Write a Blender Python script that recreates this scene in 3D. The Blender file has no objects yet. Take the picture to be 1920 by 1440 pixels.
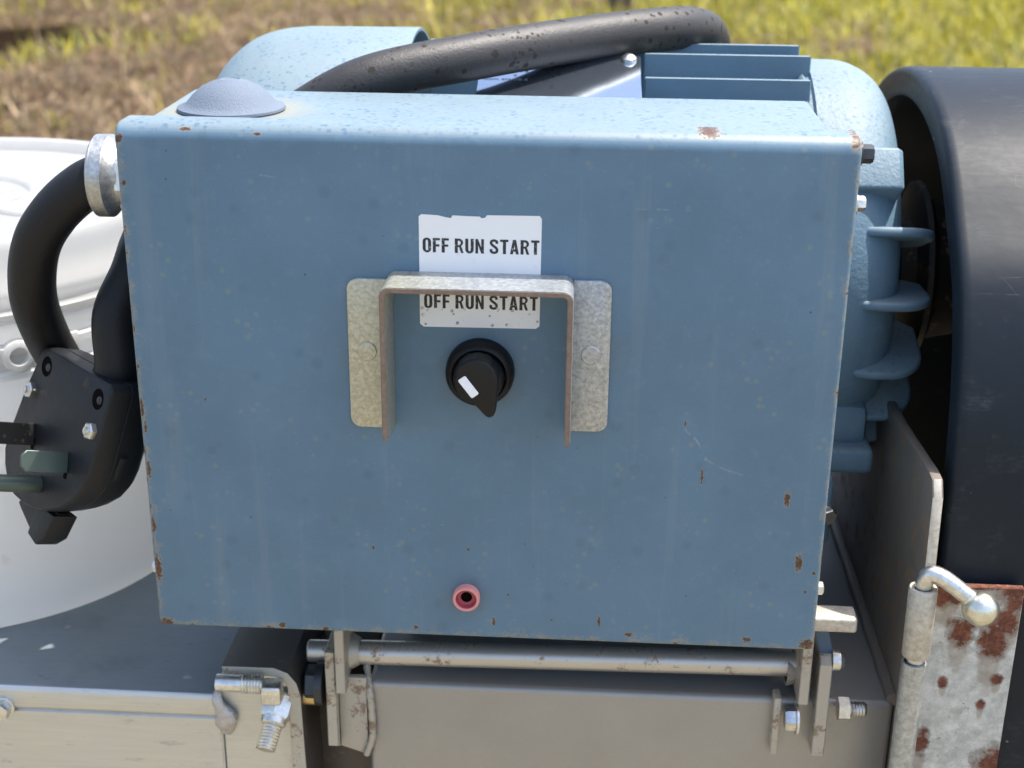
import bpy, bmesh, math, random
import numpy as np
from mathutils import Vector, Matrix
random.seed(7)
S = bpy.context.scene
COL = S.collection
MM = 0.001
V = Vector

# ---------------------------------------------------------------- camera, light, exposure
R_ = V((0.99812065, 0.06063196, 0.00888483)); U_ = V((-0.03029097, 0.36212951, 0.93163548)); F_ = V((-0.05326943, 0.93015374, -0.36328554))
cam = bpy.data.cameras.new('camera'); co = bpy.data.objects.new('camera', cam); COL.objects.link(co)
co.matrix_world = Matrix(((R_.x, U_.x, -F_.x, .0482236), (R_.y, U_.y, -F_.y, -.6054251), (R_.z, U_.z, -F_.z, .3717006), (0, 0, 0, 1)))
cam.sensor_fit = 'HORIZONTAL'; cam.sensor_width = 36; cam.lens = 36 * 2660 / 1920
cam.clip_start = .02; cam.clip_end = 2000
cam.dof.use_dof = True; cam.dof.focus_distance = .665; cam.dof.aperture_fstop = 11.5
S.camera = co

SUN = V((0.40, 0.135, 1.0)).normalized()
el = math.asin(SUN.z); az = math.atan2(SUN.x, SUN.y)
w = bpy.data.worlds.new('World'); S.world = w; w.use_nodes = True
wn = w.node_tree; bg = wn.nodes['Background']
sk = wn.nodes.new('ShaderNodeTexSky'); sk.sky_type = 'NISHITA'; sk.sun_disc = False
sk.sun_elevation = el; sk.sun_rotation = az; sk.air_density = 1.0; sk.dust_density = 3.0; sk.ozone_density = .8
wn.links.new(sk.outputs[0], bg.inputs[0]); bg.inputs[1].default_value = 0.14
sl = bpy.data.lights.new('sun', 'SUN'); sl.energy = 3.0; sl.angle = math.radians(.53); sl.color = (1, .95, .87)
so = bpy.data.objects.new('sun', sl); COL.objects.link(so); so.rotation_euler = SUN.to_track_quat('Z', 'Y').to_euler()
vs = S.view_settings; vs.view_transform = 'Standard'; vs.look = 'None'; vs.gamma = 1; vs.use_curve_mapping = False
vs.exposure = 1.36

# ---------------------------------------------------------------- node helper
class NT:
    def __init__(s, name):
        s.mat = bpy.data.materials.new(name); s.mat.use_nodes = True
        s.t = s.mat.node_tree; s.n = s.t.nodes
        s.b = s.n['Principled BSDF']
        tc = s.n.new('ShaderNodeTexCoord')
        sc = s.n.new('ShaderNodeVectorMath'); sc.operation = 'SCALE'; sc.inputs[3].default_value = 1000
        s.t.links.new(tc.outputs['Object'], sc.inputs[0]); s.co = sc.outputs[0]
        sx = s.n.new('ShaderNodeSeparateXYZ'); s.t.links.new(s.co, sx.inputs[0]); s.x, s.y, s.z = sx.outputs
    def put(s, sock, v):
        if hasattr(v, 'is_linked') or isinstance(v, bpy.types.NodeSocket): s.t.links.new(v, sock)
        else: sock.default_value = v
    def m(s, op, a, b=0.0, c=None, clamp=False):
        n = s.n.new('ShaderNodeMath'); n.operation = op; n.use_clamp = clamp
        s.put(n.inputs[0], a); s.put(n.inputs[1], b)
        if c is not None: s.put(n.inputs[2], c)
        return n.outputs[0]
    def ss(s, v, lo, hi):
        n = s.n.new('ShaderNodeMapRange'); n.interpolation_type = 'SMOOTHSTEP'
        s.put(n.inputs[0], v); n.inputs[1].default_value = lo; n.inputs[2].default_value = hi
        return n.outputs[0]
    def stretch(s, v3, co=None):
        n = s.n.new('ShaderNodeVectorMath'); n.operation = 'MULTIPLY'; s.put(n.inputs[0], co or s.co); n.inputs[1].default_value = v3
        return n.outputs[0]
    def noise(s, scale, det=3, rough=.55, co=None, col=False):
        n = s.n.new('ShaderNodeTexNoise'); s.put(n.inputs['Vector'], co or s.co)
        n.inputs['Scale'].default_value = scale; n.inputs['Detail'].default_value = det; n.inputs['Roughness'].default_value = rough
        return n.outputs[1 if col else 0]
    def vor(s, scale, co=None, feat='F1', out=0, rnd=1):
        n = s.n.new('ShaderNodeTexVoronoi'); n.feature = feat; s.put(n.inputs['Vector'], co or s.co)
        n.inputs['Scale'].default_value = scale; n.inputs['Randomness'].default_value = rnd
        return n.outputs[out]
    def mix(s, f, a, b):
        n = s.n.new('ShaderNodeMix'); n.data_type = 'RGBA'
        s.put(n.inputs[0], f)
        for k, v in ((6, a), (7, b)): s.put(n.inputs[k], (*v, 1) if isinstance(v, tuple) and len(v) == 3 else v)
        return n.outputs[2]
    def bump(s, h, dist=.0003, strength=.5):
        n = s.n.new('ShaderNodeBump'); n.inputs['Strength'].default_value = strength; n.inputs['Distance'].default_value = dist
        s.put(n.inputs['Height'], h); s.t.links.new(n.outputs[0], s.b.inputs['Normal'])
    def up(s):
        g = s.n.new('ShaderNodeNewGeometry'); q = s.n.new('ShaderNodeSeparateXYZ'); s.t.links.new(g.outputs['True Normal'], q.inputs[0]); return q.outputs[2]
    def spots(s, lst, warp_scale=.35, warp=1.6, axes='xz', org=(0, 0)):
        """union of irregular blotches at given places (a, b, ra, rb in mm)"""
        nz = s.noise(warp_scale, 4, .7); out = None
        k = s.m('MULTIPLY', s.m('SUBTRACT', nz, .5), warp * 2)
        A, B = getattr(s, axes[0]), getattr(s, axes[1])
        for (a, b, ra, rb) in lst:
            a, b = a - org[0], b - org[1]
            u = s.m('MULTIPLY', s.m('SUBTRACT', A, a), 1 / ra); v = s.m('MULTIPLY', s.m('SUBTRACT', B, b), 1 / rb)
            d = s.m('SUBTRACT', 1, s.m('ADD', s.m('MULTIPLY', u, u), s.m('MULTIPLY', v, v)))
            out = d if out is None else s.m('MAXIMUM', out, d)
        return s.m('ADD', out, k)
    def fin(s, col=None, rough=None, metal=None, **kw):
        if col is not None: s.put(s.b.inputs['Base Color'], (*col, 1) if isinstance(col, tuple) and len(col) == 3 else col)
        if rough is not None: s.put(s.b.inputs['Roughness'], rough)
        if metal is not None: s.put(s.b.inputs['Metallic'], metal)
        for k, v in kw.items(): s.put(s.b.inputs[k.replace('_', ' ')], v)
        return s.mat

RUST = (.050, .022, .011)
def paint_mat(name, base, spots=None, edge=None, dust=True, fleck=True, gloss=.42, edge_k=1.0, sill=None, cast=0, scratches=(), grime=None):
    g = NT(name)
    big = g.noise(.018, 4, .6); mid = g.noise(.12, 4, .6); fine = g.noise(.9, 3, .6)
    c = g.mix(g.ss(big, .3, .7), tuple(v * .93 for v in base), tuple(v * 1.08 for v in base))
    c = g.mix(g.m('MULTIPLY', g.ss(mid, .52, .75), .22), c, (base[0] * 1.5 + .02, base[1] * 1.35 + .02, base[2] * 1.2 + .02))
    c = g.mix(g.m('MULTIPLY', g.ss(fine, .45, .75), .12), c, (base[0] * 1.6, base[1] * 1.5, base[2] * 1.4))
    if fleck:   # pale ochre freckles and a few bluish blots in the paint film
        v = g.vor(.16, out=0); pick = g.noise(.035, 2)
        f = g.m('MULTIPLY', g.ss(v, .30, .12), g.ss(pick, .50, .62))
        c = g.mix(g.m('MULTIPLY', f, .38), c, (.20, .24, .20))
        v2 = g.vor(.055, out=0)
        c = g.mix(g.m('MULTIPLY', g.ss(v2, .22, .08), .28), c, tuple(q * .62 for q in base))
    if scratches:
        pv = g.vor(.10, out=0); c = g.mix(g.m('MULTIPLY', g.m('MULTIPLY', g.ss(pv, .062, .03), g.ss(g.noise(.02, 3), .50, .58)), .75), c, (.02, .024, .03))
        wv = g.vor(.21, out=0); c = g.mix(g.m('MULTIPLY', g.m('MULTIPLY', g.ss(wv, .15, .06), g.ss(g.noise(.05, 3), .42, .62)), .16), c, (.30, .33, .33))
    if dust:    # dry dust lying on level faces, pitted by old rain drops
        lev = g.ss(g.up(), .35, .9)
        dr = g.m('ADD', g.vor(.34, co=g.stretch((.75, .7, 1)), out=0), g.m('MULTIPLY', g.noise(.6, 3), .25)); sel = g.noise(.07, 3, .6)
        drop = g.m('MULTIPLY', g.ss(dr, .50, .34), g.ss(sel, .40, .62))
        spk = g.ss(g.noise(.55, 3, .65), .56, .66)
        film = g.m('SUBTRACT', g.m('MULTIPLY', lev, g.m('ADD', .42, g.m('MULTIPLY', g.noise(.05, 4), .25))), g.m('MULTIPLY', lev, g.m('MAXIMUM', g.m('MULTIPLY', drop, .5), g.m('MULTIPLY', spk, .28))), clamp=True)
        c = g.mix(film, c, (.21, .25, .25)); c = g.mix(g.m('MULTIPLY', g.m('MULTIPLY', lev, g.m('MAXIMUM', drop, g.m('MULTIPLY', spk, .5))), .5), c, tuple(q * .66 for q in base))
        if sill:    # chalky ochre bloom round the vent cap
            dx = g.m('SUBTRACT', g.x, sill[0]); dy = g.m('SUBTRACT', g.y, sill[1])
            rr = g.m('SQRT', g.m('ADD', g.m('MULTIPLY', dx, dx), g.m('MULTIPLY', dy, dy)))
            ring = g.m('MULTIPLY', g.m('MULTIPLY', lev, g.ss(g.m('ADD', rr, g.m('MULTIPLY', mid, 22)), 58, 32)), .75)
            c = g.mix(ring, c, (.26, .25, .185))
    for (x0, z0, x1, z1, wd, k) in scratches:
        dx, dz = x1 - x0, z1 - z0; L2 = dx * dx + dz * dz
        t = g.m('MULTIPLY', g.m('ADD', g.m('MULTIPLY', g.m('SUBTRACT', g.x, x0), dx), g.m('MULTIPLY', g.m('SUBTRACT', g.z, z0), dz)), 1 / L2, clamp=True)
        px = g.m('SUBTRACT', g.m('SUBTRACT', g.x, x0), g.m('MULTIPLY', t, dx)); pz = g.m('SUBTRACT', g.m('SUBTRACT', g.z, z0), g.m('MULTIPLY', t, dz))
        bend = g.m('MULTIPLY', g.m('SUBTRACT', g.noise(.03, 2), .5), 9)
        dd = g.m('SQRT', g.m('ADD', g.m('MULTIPLY', g.m('ADD', px, bend), g.m('ADD', px, bend)), g.m('MULTIPLY', g.m('ADD', pz, bend), g.m('ADD', pz, bend))))
        mk = g.m('MULTIPLY', g.ss(dd, wd, wd * .3), g.ss(g.noise(.25, 3), .42, .58))
        c = g.mix(g.m('MULTIPLY', mk, k), c, (.26, .29, .29))
    if grime:
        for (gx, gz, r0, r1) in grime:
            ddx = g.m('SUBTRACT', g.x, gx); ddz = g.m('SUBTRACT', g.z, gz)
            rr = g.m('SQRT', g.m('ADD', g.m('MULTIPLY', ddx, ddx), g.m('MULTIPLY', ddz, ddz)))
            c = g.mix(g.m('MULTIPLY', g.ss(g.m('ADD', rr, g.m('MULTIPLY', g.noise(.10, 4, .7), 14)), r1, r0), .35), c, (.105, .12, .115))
        run = g.ss(g.noise(.09, 3, .6, co=g.stretch((1, .5, .06))), .56, .70)
        c = g.mix(g.m('MULTIPLY', run, .13), c, (.24, .28, .29))
    rustm = None
    if edge:
        x0, x1, z0, z1 = edge
        dl = g.m('SUBTRACT', g.x, x0); dr_ = g.m('SUBTRACT', x1, g.x); db = g.m('SUBTRACT', g.z, z0); dt = g.m('SUBTRACT', z1, g.z)
        d = g.m('MINIMUM', g.m('MINIMUM', g.m('MULTIPLY', dl, .8), g.m('MULTIPLY', dr_, 1.2)), g.m('MINIMUM', g.m('MULTIPLY', db, .7), g.m('ADD', dt, 5.5)))
        q = g.m('SUBTRACT', g.m('ADD', g.m('MULTIPLY', g.noise(.10, 3, .6), 1.0), g.m('MULTIPLY', g.noise(.7, 4, .75), .8)), g.m('MULTIPLY', d, .075 / edge_k))
        rustm = g.m('SUBTRACT', q, .93)
        halo = g.ss(q, .66, .95)
        c = g.mix(g.m('MULTIPLY', halo, .5), c, (.30, .27, .19))
    if spots:
        sp = g.spots(spots, .62, 2.6)
        c = g.mix(g.m('MULTIPLY', g.ss(sp, -.9, .5), .5), c, (.30, .25, .16))
        rustm = sp if rustm is None else g.m('MAXIMUM', g.m('MULTIPLY', rustm, 6), sp)
    if rustm is not None:
        rm = g.ss(rustm, 0.1, .55)
        rc = g.mix(g.ss(g.noise(.8, 4, .7), .38, .68), RUST, (.135, .066, .032))
        c = g.mix(rm, c, rc)
    rgh = g.m('ADD', gloss, g.m('MULTIPLY', g.noise(.3, 3), .18))
    g.bump(g.m('ADD', g.m('ADD', g.m('MULTIPLY', g.noise(.7, 2, .5), .5), g.m('MULTIPLY', g.noise(.03, 2), 3)), g.m('MULTIPLY', g.noise(.4, 3, .6), cast)), .00022, .35 + .1 * cast)
    return g.fin(c, rgh, 0.0)

LID_SPOTS = [(97.2, 251.6, 4.6, 2.2), (159.4, 249.2, 2.3, 3.5), (-159.9, 244.8, 1.9, 2.2), (-159.3, 225.1, 1.2, 1.5), (150.9, 48.4, 1.8, 5), (143, 81.6, 1.5, 4),
             (102.7, 91.9, .6, 4), (5.7, 9.9, .7, 2.5), (57.2, 12.2, .7, 2.8), (-158.2, 1.9, 4.2, 2.8), (158.4, 3.9, 3.7, 3), (-161.1, 157.2, .9, 2), (-160.8, 137.6, .9, 1.8),
             (-160.5, 117.5, 1.0, 5), (-159.8, 108, .9, 3.5), (-159.9, 85.8, 1.2, 4.5), (-160.1, 55.9, 1.2, 5), (-159.7, 32.5, 1.9, 8), (-130.4, 249.3, 2.6, .8), (-98.8, 247.9, 1.9, .7),
             (158.4, 43, 1, .9), (155.4, 32.8, .9, .8), (-99.4, 3, 1.9, 1.5), (-78, 1.5, 2.3, 1.5), (-32.8, 5.1, 1.2, 1.3), (72.3, 5.4, 2.4, 1.3), (129.4, 5, 2, 1.6), (93.6, 118, .4, 2),
             (-6.8, 49, .8, .7), (-52.8, 48.7, .7, 1.3), (-129.9, 123, .5, .8), (12.6, 25, .6, .6), (34, 12, .6, .6), (-4, 27.5, .7, .6)]
M = {}
BLUE = (.092, .168, .242)
M['lid'] = paint_mat('control box paint', BLUE, LID_SPOTS, (-162, 162, 0, 251.5), scratches=[(93, 119, 104, 101, .9, .55), (104, 101, 122, 92, .7, .4), (-98, 230, -68, 224, .6, .4), (68, 219, 92, 218, .5, .45), (130, 60, 118, 38, .5, .3), (-120, 70, -96, 92, .5, .3), (-30, 60, 8, 66, .5, .3)],
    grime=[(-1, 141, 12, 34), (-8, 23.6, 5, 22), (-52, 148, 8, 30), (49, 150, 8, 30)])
M['box'] = paint_mat('control box body paint', BLUE, None, None, sill=(-121, -4))
M['motor'] = paint_mat('motor enamel', (.108, .185, .248), None, None, fleck=False, gloss=.46)
M['cast'] = paint_mat('cast motor enamel', (.108, .185, .248), None, None, fleck=False, gloss=.5, cast=3)
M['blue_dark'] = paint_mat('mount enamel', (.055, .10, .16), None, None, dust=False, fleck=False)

def cap_mat():
    g = NT('grey vent cap plastic'); n = g.noise(.8, 3, .6)
    c = g.mix(n, (.10, .13, .175), (.14, .175, .225)); g.bump(g.noise(1.1, 3, .6), .0005, .8)
    return g.fin(c, .75)
M['cap'] = cap_mat()

def galv(name, a, b, rough=.42, metal=.75, scale=.35, spots=None, spot_axes='xz', org=(0, 0)):
    g = NT(name)
    n = g.noise(scale, 4, .75); v = g.vor(scale * 1.2, out=1)
    sx = g.n.new('ShaderNodeSeparateColor'); g.t.links.new(v, sx.inputs[0])
    t = g.m('ADD', g.m('MULTIPLY', g.ss(n, .35, .68), .7), g.m('MULTIPLY', sx.outputs[0], .3))
    c = g.mix(t, a, b); rg = g.m('ADD', rough, g.m('MULTIPLY', n, .2)); mt = metal
    if spots:
        sp = g.spots(spots, .15, 2.0, spot_axes, org)
        halo = g.ss(sp, -.75, .1); sp = g.m('ADD', sp, g.m('MULTIPLY', g.m('SUBTRACT', g.noise(.5, 4, .7), .5), .9)); core = g.ss(sp, .0, .6)
        c = g.mix(g.m('MULTIPLY', halo, .8), c, (.20, .16, .115))
        c = g.mix(core, c, g.mix(g.ss(g.noise(.35, 4, .7), .35, .7), (.085, .026, .014), (.20, .068, .036)))
        if org != (0, 0):
            bl = g.spots([(a, b - rb * 1.1, ra * .8, rb * 1.7) for (a, b, ra, rb) in spots], .12, .8, spot_axes, org)
            c = g.mix(g.m('MULTIPLY', g.m('MULTIPLY', g.ss(bl, -.3, .6), g.m('SUBTRACT', 1, core)), .45), c, (.20, .135, .085))
            pit = g.m('MULTIPLY', g.ss(g.noise(.42, 4, .75), .60, .68), g.ss(g.noise(.04, 2), .42, .6)); c = g.mix(g.m('MULTIPLY', pit, .6), c, (.09, .085, .08))
        mt = g.m('MULTIPLY', g.m('SUBTRACT', 1, halo), metal); rg = g.m('ADD', rg, g.m('MULTIPLY', halo, .25))
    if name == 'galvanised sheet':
        c = g.mix(g.m('MULTIPLY', g.ss(g.x, 0, -44), .6), c, g.mix(t, (.40, .385, .27), (.64, .61, .44)))  # warm ground reflection painted into the left flange colour
    g.bump(g.noise(scale * 2, 3), .0002, .4)
    return g.fin(c, rg, mt)
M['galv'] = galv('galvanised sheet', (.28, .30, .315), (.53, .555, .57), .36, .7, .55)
M['zinc'] = galv('zinc plating', (.55, .56, .55), (.80, .79, .75), .27, 1.0, .3)
M['knuckle'] = galv('streaked galvanised tube', (.30, .31, .30), (.54, .55, .53), .4, .65, .3)
M['gland'] = galv('dull knurled zinc', (.36, .37, .37), (.58, .59, .58), .34, .9, .5)
M['zinc_yellow'] = galv('pale zinc plating', (.56, .55, .46), (.76, .75, .66), .2, .95, .2)
M['leaf'] = galv('rusting galvanised plate', (.36, .38, .38), (.62, .63, .62), .5, .5, .16,
    [(226, 24, 9, 6), (236, 5, 7, 8), (252, 0, 7, 11), (262, 26, 10, 9), (244, 31, 30, 3), (224, -61, 4, 8), (262, -72, 10, 11), (231, -25, 2.5, 3), (251, -37, 2.2, 3), (257, -22, 3, 3), (258, 12, 6, 8), (238, -100, 8, 12)], org=(240, -150))
M['tube'] = galv('weathered hinge tube', (.40, .37, .31), (.62, .58, .50), .5, .5, .3)

def edge_rust():
    g = NT('rusty cut edge'); c = g.mix(g.noise(.4, 4, .7), (.13, .07, .045), (.30, .24, .19)); return g.fin(c, .75, .1)
M['edge'] = edge_rust()

def alu(name, a=(.50, .51, .50), b=(.66, .66, .62), rough=.36):
    g = NT(name)
    st = g.noise(.9, 4, .6, co=g.stretch((.03, 1, 1))); sc = g.noise(.05, 3)
    c = g.mix(st, a, b)
    stain = g.ss(g.noise(.25, 4, .7, co=g.stretch((.22, .6, .9))), .60, .74)
    c = g.mix(g.m('MULTIPLY', stain, .45), c, tuple(v * .45 for v in a))
    v = g.vor(.035, out=0)
    c = g.mix(g.m('MULTIPLY', g.ss(g.m('ADD', v, g.m('MULTIPLY', g.noise(.35, 4, .7), .30)), .24, .18), .45), c, (.6, .6, .58))
    grub = g.ss(g.noise(.022, 5, .7), .52, .72); c = g.mix(g.m('MULTIPLY', grub, .25), c, tuple(v * .6 for v in a))
    g.bump(st, .00015, .5)
    return g.fin(c, g.m('ADD', rough, g.m('MULTIPLY', sc, .2)), .8)
M['alu'] = alu('mill aluminium')
M['alu_shaded'] = alu('shaded aluminium', (.21, .25, .275), (.28, .32, .345), .5)  # same metal, coloured darker to paint the shade on the beam top
def weld():
    g = NT('aluminium weld'); c = g.mix(g.noise(.3, 3), (.36, .34, .33), (.62, .60, .58)); g.bump(g.noise(.5, 3), .0008, .8); return g.fin(c, .5, .7)
M['weld'] = weld()

def steel(name, a, b, rust=.62, rough=.45, metal=.6):
    g = NT(name)
    n = g.noise(.03, 4, .6); f = g.noise(.7, 4, .7)
    c = g.mix(g.m('ADD', g.m('MULTIPLY', n, .6), g.m('MULTIPLY', f, .4)), a, b)
    r = g.m('ADD', g.m('MULTIPLY', g.noise(.09, 4, .65), .7), g.m('MULTIPLY', g.noise(.5, 4, .7), .4))
    k = g.ss(r, rust, rust + .09)
    c = g.mix(g.m('MULTIPLY', k, .85), c, g.mix(f, (.15, .075, .03), (.26, .17, .08)))
    g.bump(f, .0002, .4)
    return g.fin(c, g.m('ADD', rough, g.m('MULTIPLY', k, .3)), g.m('MULTIPLY', g.m('SUBTRACT', 1, k), metal))
M['steel'] = steel('bead blasted stainless steel', (.30, .285, .265), (.40, .385, .36), .75)
M['rod'] = steel('stainless rod', (.46, .44, .41), (.58, .56, .53), .60, .38, .75)
M['bracket'] = steel('steel bracket plate', (.36, .34, .30), (.48, .455, .41), .585, .5, .5)
M['gusset'] = steel('brown stained steel', (.13, .11, .092), (.26, .225, .19), .58, .5, .3)
M['hot'] = steel('hot rolled rusty steel', (.06, .055, .05), (.13, .115, .10), .64, .42, .45)
M['tan_edge'] = steel('flame cut steel edge', (.36, .325, .26), (.52, .48, .40), .585, .55, .25)

def rubber(name, base, rough=.5, spots=True, print_at=None, spec=.5, dots=False):
    g = NT(name); n = g.noise(.15, 4, .6)
    c = g.mix(n, base, tuple(v * 1.5 for v in base)); rg = g.m('ADD', rough, g.m('MULTIPLY', n, .15))
    if spots:
        v = g.vor(.17, out=0); big = g.vor(.065, out=0)
        sel = g.noise(.04, 2)
        f = g.m('MULTIPLY', g.ss(g.m('ADD', v, g.m('MULTIPLY', g.noise(.5, 2), .15)), .36, .30), g.ss(sel, .45, .52))
        f2 = g.ss(g.m('ADD', big, g.m('MULTIPLY', g.noise(.4, 3), .25)), .29, .24)
        f = g.m('MAXIMUM', f, f2)
        if dots:
            v3 = g.m('ADD', g.vor(.36, out=0), g.m('MULTIPLY', g.noise(.9, 2), .2)); f = g.m('MAXIMUM', f, g.m('MULTIPLY', g.ss(v3, .46, .38), g.ss(g.noise(.028, 3), .46, .56)))
        c = g.mix(g.m('MULTIPLY', f, .9), c, (.013, .008, .005) if dots else (.005, .0045, .004)); rg = g.m('ADD', rg, g.m('MULTIPLY', f, .3))
    if print_at:
        sp = g.spots([(*print_at[:1], print_at[2], 2.0, 9)], .3, .3)
        wr = g.ss(g.noise(.55, 3, .7), .50, .58)
        c = g.mix(g.m('MULTIPLY', g.ss(sp, .1, .4), g.m('MULTIPLY', wr, .6)), c, (.45, .43, .40))
    g.bump(g.m('ADD', g.noise(.8, 3), g.noise(.12, 3)), .0004, .45)
    return g.fin(c, rg, 0.0, Specular_IOR_Level=spec)
M['hose'] = rubber('grey black hose rubber', (.022, .021, .021), .46, dots=True)
M['cord'] = rubber('black cord rubber', (.007, .007, .0075), .45, False, (-12, -10, 70), .3)
M['plug'] = rubber('black plug plastic', (.008, .009, .0105), .40, False, None, .33)
M['knob'] = rubber('black switch plastic', (.0045, .0045, .005), .38, False, None, .32)
def hdpe():
    g = NT('black guard plastic')
    n = g.noise(.02, 4, .6); sc = g.noise(.35, 4, .6, co=g.stretch((.25, 1, 1)))
    c = g.mix(n, (.0048, .0095, .0155), (.0075, .013, .0205))
    v = g.m('ADD', g.vor(.06, out=0), g.m('MULTIPLY', g.noise(.8, 3), .12)); c = g.mix(g.m('MULTIPLY', g.ss(v, .14, .09), .7), c, (.3, .29, .27))
    sx = g.vor(.03, co=g.stretch((.35, 1, 2.2)), feat='DISTANCE_TO_EDGE', out=0)
    pick = g.ss(g.noise(.015, 2), .55, .68)
    scw = g.vor(.09, co=g.stretch((1, .5, .35)), feat='DISTANCE_TO_EDGE', out=0); sx = g.m('MINIMUM', sx, scw)
    c = g.mix(g.m('MULTIPLY', g.m('MULTIPLY', g.ss(sx, .010, .002), pick), g.m('MULTIPLY', g.ss(g.noise(.12, 3), .45, .62), .32)), c, (.2, .2, .2))
    scuff = g.m('MULTIPLY', g.ss(g.noise(.045, 5, .7), .50, .72), g.ss(g.noise(.6, 4, .7, co=g.stretch((.3, 1, 1))), .40, .66))
    c = g.mix(g.m('MULTIPLY', scuff, .22), c, (.12, .125, .13))
    g.bump(g.noise(.05, 3), .0006, .3)
    return g.fin(c, g.m('ADD', .40, g.m('MULTIPLY', sc, .16)), 0.0, Specular_IOR_Level=.27)
M['guard'] = hdpe()
def pail(nm='white pail plastic', k=1.0):
    g = NT(nm); c = g.mix(g.noise(.02, 3), (.74 * k, .75 * k, .75 * k), (.80 * k, .80 * k, .79 * k))
    v = g.vor(.028, co=g.stretch((1, 1, .8)), out=0)
    c = g.mix(g.m('MULTIPLY', g.ss(g.m('ADD', v, g.m('MULTIPLY', g.noise(.3, 4), .25)), .22, .14), .45), c, (.42, .40, .36))
    g.bump(g.noise(.2, 2), .0002, .2)
    tr = g.n.new('ShaderNodeBsdfTranslucent'); mx = g.n.new('ShaderNodeMixShader'); mx.inputs[0].default_value = .5
    tr.inputs[0].default_value = (.88, .88, .86, 1)
    g.t.links.new(g.b.outputs[0], mx.inputs[1]); g.t.links.new(tr.outputs[0], mx.inputs[2]); g.t.links.new(mx.outputs[0], g.n['Material Output'].inputs[0])
    return g.fin(c, .38, 0.0)
M['pail'] = pail(); M['pail_lid'] = pail('greyed lid plastic', .62)
def flat(name, c, r=.5, m=0.0):
    g = NT(name); f = g.noise(.6, 3); return g.fin(g.mix(f, tuple(v * .9 for v in c), tuple(v * 1.06 for v in c)), r, m)
M['red'] = flat('faded red plastic', (.36, .055, .075), .45)
M['red_rim'] = flat('sun bleached pink plastic', (.66, .27, .25), .55)
M['dark'] = flat('dark hole', (.004, .0035, .0035), .9); M['dark'].node_tree.nodes['Principled BSDF'].inputs['Specular IOR Level'].default_value = .05
M['white_mark'] = flat('white pointer inlay', (.82, .84, .86), .5)
M['brass'] = flat('brass', (.62, .45, .20), .32, .9)
M['blade'] = steel('tarnished green blade', (.05, .075, .066), (.12, .155, .135), .66, .4, .6)
M['dark_bolt'] = flat('blackened bolt steel', (.05, .055, .06), .4, .6)
M['pulley'] = steel('dirty cast pulley', (.012, .0115, .010), (.036, .032, .025), .60, .55, .3)
M['wood'] = flat('weathered post wood', (.10, .075, .06), .8)
def ink():
    g = NT('worn black ink'); a = g.ss(g.noise(.9, 4, .7), .60, .68)
    return g.fin(g.mix(g.m('MULTIPLY', a, .75), (.018, .018, .02), (.62, .63, .64)), .6)
M['ink'] = ink()
def sticker():
    g = NT('white vinyl sticker')
    v = g.vor(.30, out=0); sel = g.ss(g.z, 174, 169)
    f = g.m('MULTIPLY', g.m('MULTIPLY', g.ss(g.m('ADD', v, g.m('MULTIPLY', g.noise(1.2, 2), .12)), .36, .28), sel), g.ss(g.noise(.12, 2), .44, .54))
    c = g.mix(g.m('MULTIPLY', f, .8), g.mix(g.noise(.06, 3), (.72, .74, .76), (.80, .80, .80)), (.16, .16, .16)); c = g.mix(g.m('MULTIPLY', g.ss(g.noise(.16, 5, .75), .58, .74), .3), c, (.48, .46, .40))
    g.bump(g.noise(.10, 2), .0004, .35)
    return g.fin(c, .42)
M['sticker'] = sticker()
def nameplate():
    g = NT('etched aluminium nameplate'); c = g.mix(g.noise(.3, 4), (.40, .47, .56), (.48, .55, .64)); g.bump(g.noise(.02, 2), .002, .15); return g.fin(c, .10, .95)
M['plate'] = nameplate()
M['plate_ink'] = flat('faded plate ink', (.07, .09, .14), .6)
M['plate_etch'] = flat('stamped bright plate letters', (.30, .32, .34), .5)

# ---------------------------------------------------------------- mesh helpers (millimetres)
def thing(name, label, cat, loc, group=None):
    o = bpy.data.objects.new(name, None); COL.objects.link(o); o.empty_display_size = .02
    o.location = V(loc) * MM; o['label'] = label; o['category'] = cat; o['_o'] = list(loc)
    if group: o['group'] = group
    return o
def origin(p):
    while p is not None:
        if '_o' in p: return V(p['_o'])
        p = p.parent
    return V((0, 0, 0))
def obj(name, bm, mat, parent=None, smooth=35, label=None):
    """links the bmesh as one object; coordinates are kept in scene millimetres, so object space = scene space about the thing's base"""
    bmesh.ops.remove_doubles(bm, verts=bm.verts, dist=1e-4)
    bmesh.ops.recalc_face_normals(bm, faces=bm.faces)
    me = bpy.data.meshes.new(name)
    off = origin(parent)
    for v in bm.verts: v.co = (v.co - off) * MM
    for f in bm.faces: f.smooth = True
    for e in bm.edges:
        if len(e.link_faces) == 2 and e.calc_face_angle(0) > math.radians(smooth): e.smooth = False
    bm.to_mesh(me); bm.free()
    o = bpy.data.objects.new(name, me); COL.objects.link(o)
    for mm in (mat if isinstance(mat, (list, tuple)) else [mat]): me.materials.append(mm)
    if parent is not None: o.parent = parent
    if label: o['label'] = label
    return o
def box(bm, x0, x1, y0, y1, z0, z1, bev=0, seg=2):
    b = bmesh.new(); bmesh.ops.create_cube(b, size=1)
    for v in b.verts: v.co = V((x0 + (v.co.x + .5) * (x1 - x0), y0 + (v.co.y + .5) * (y1 - y0), z0 + (v.co.z + .5) * (z1 - z0)))
    if bev: bmesh.ops.bevel(b, geom=b.edges[:], offset=bev, segments=seg, profile=.5, affect='EDGES')
    join(bm, b)
def join(bm, b):
    me = bpy.data.meshes.new('t'); b.to_mesh(me); bm.from_mesh(me); bpy.data.meshes.remove(me); b.free()
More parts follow.
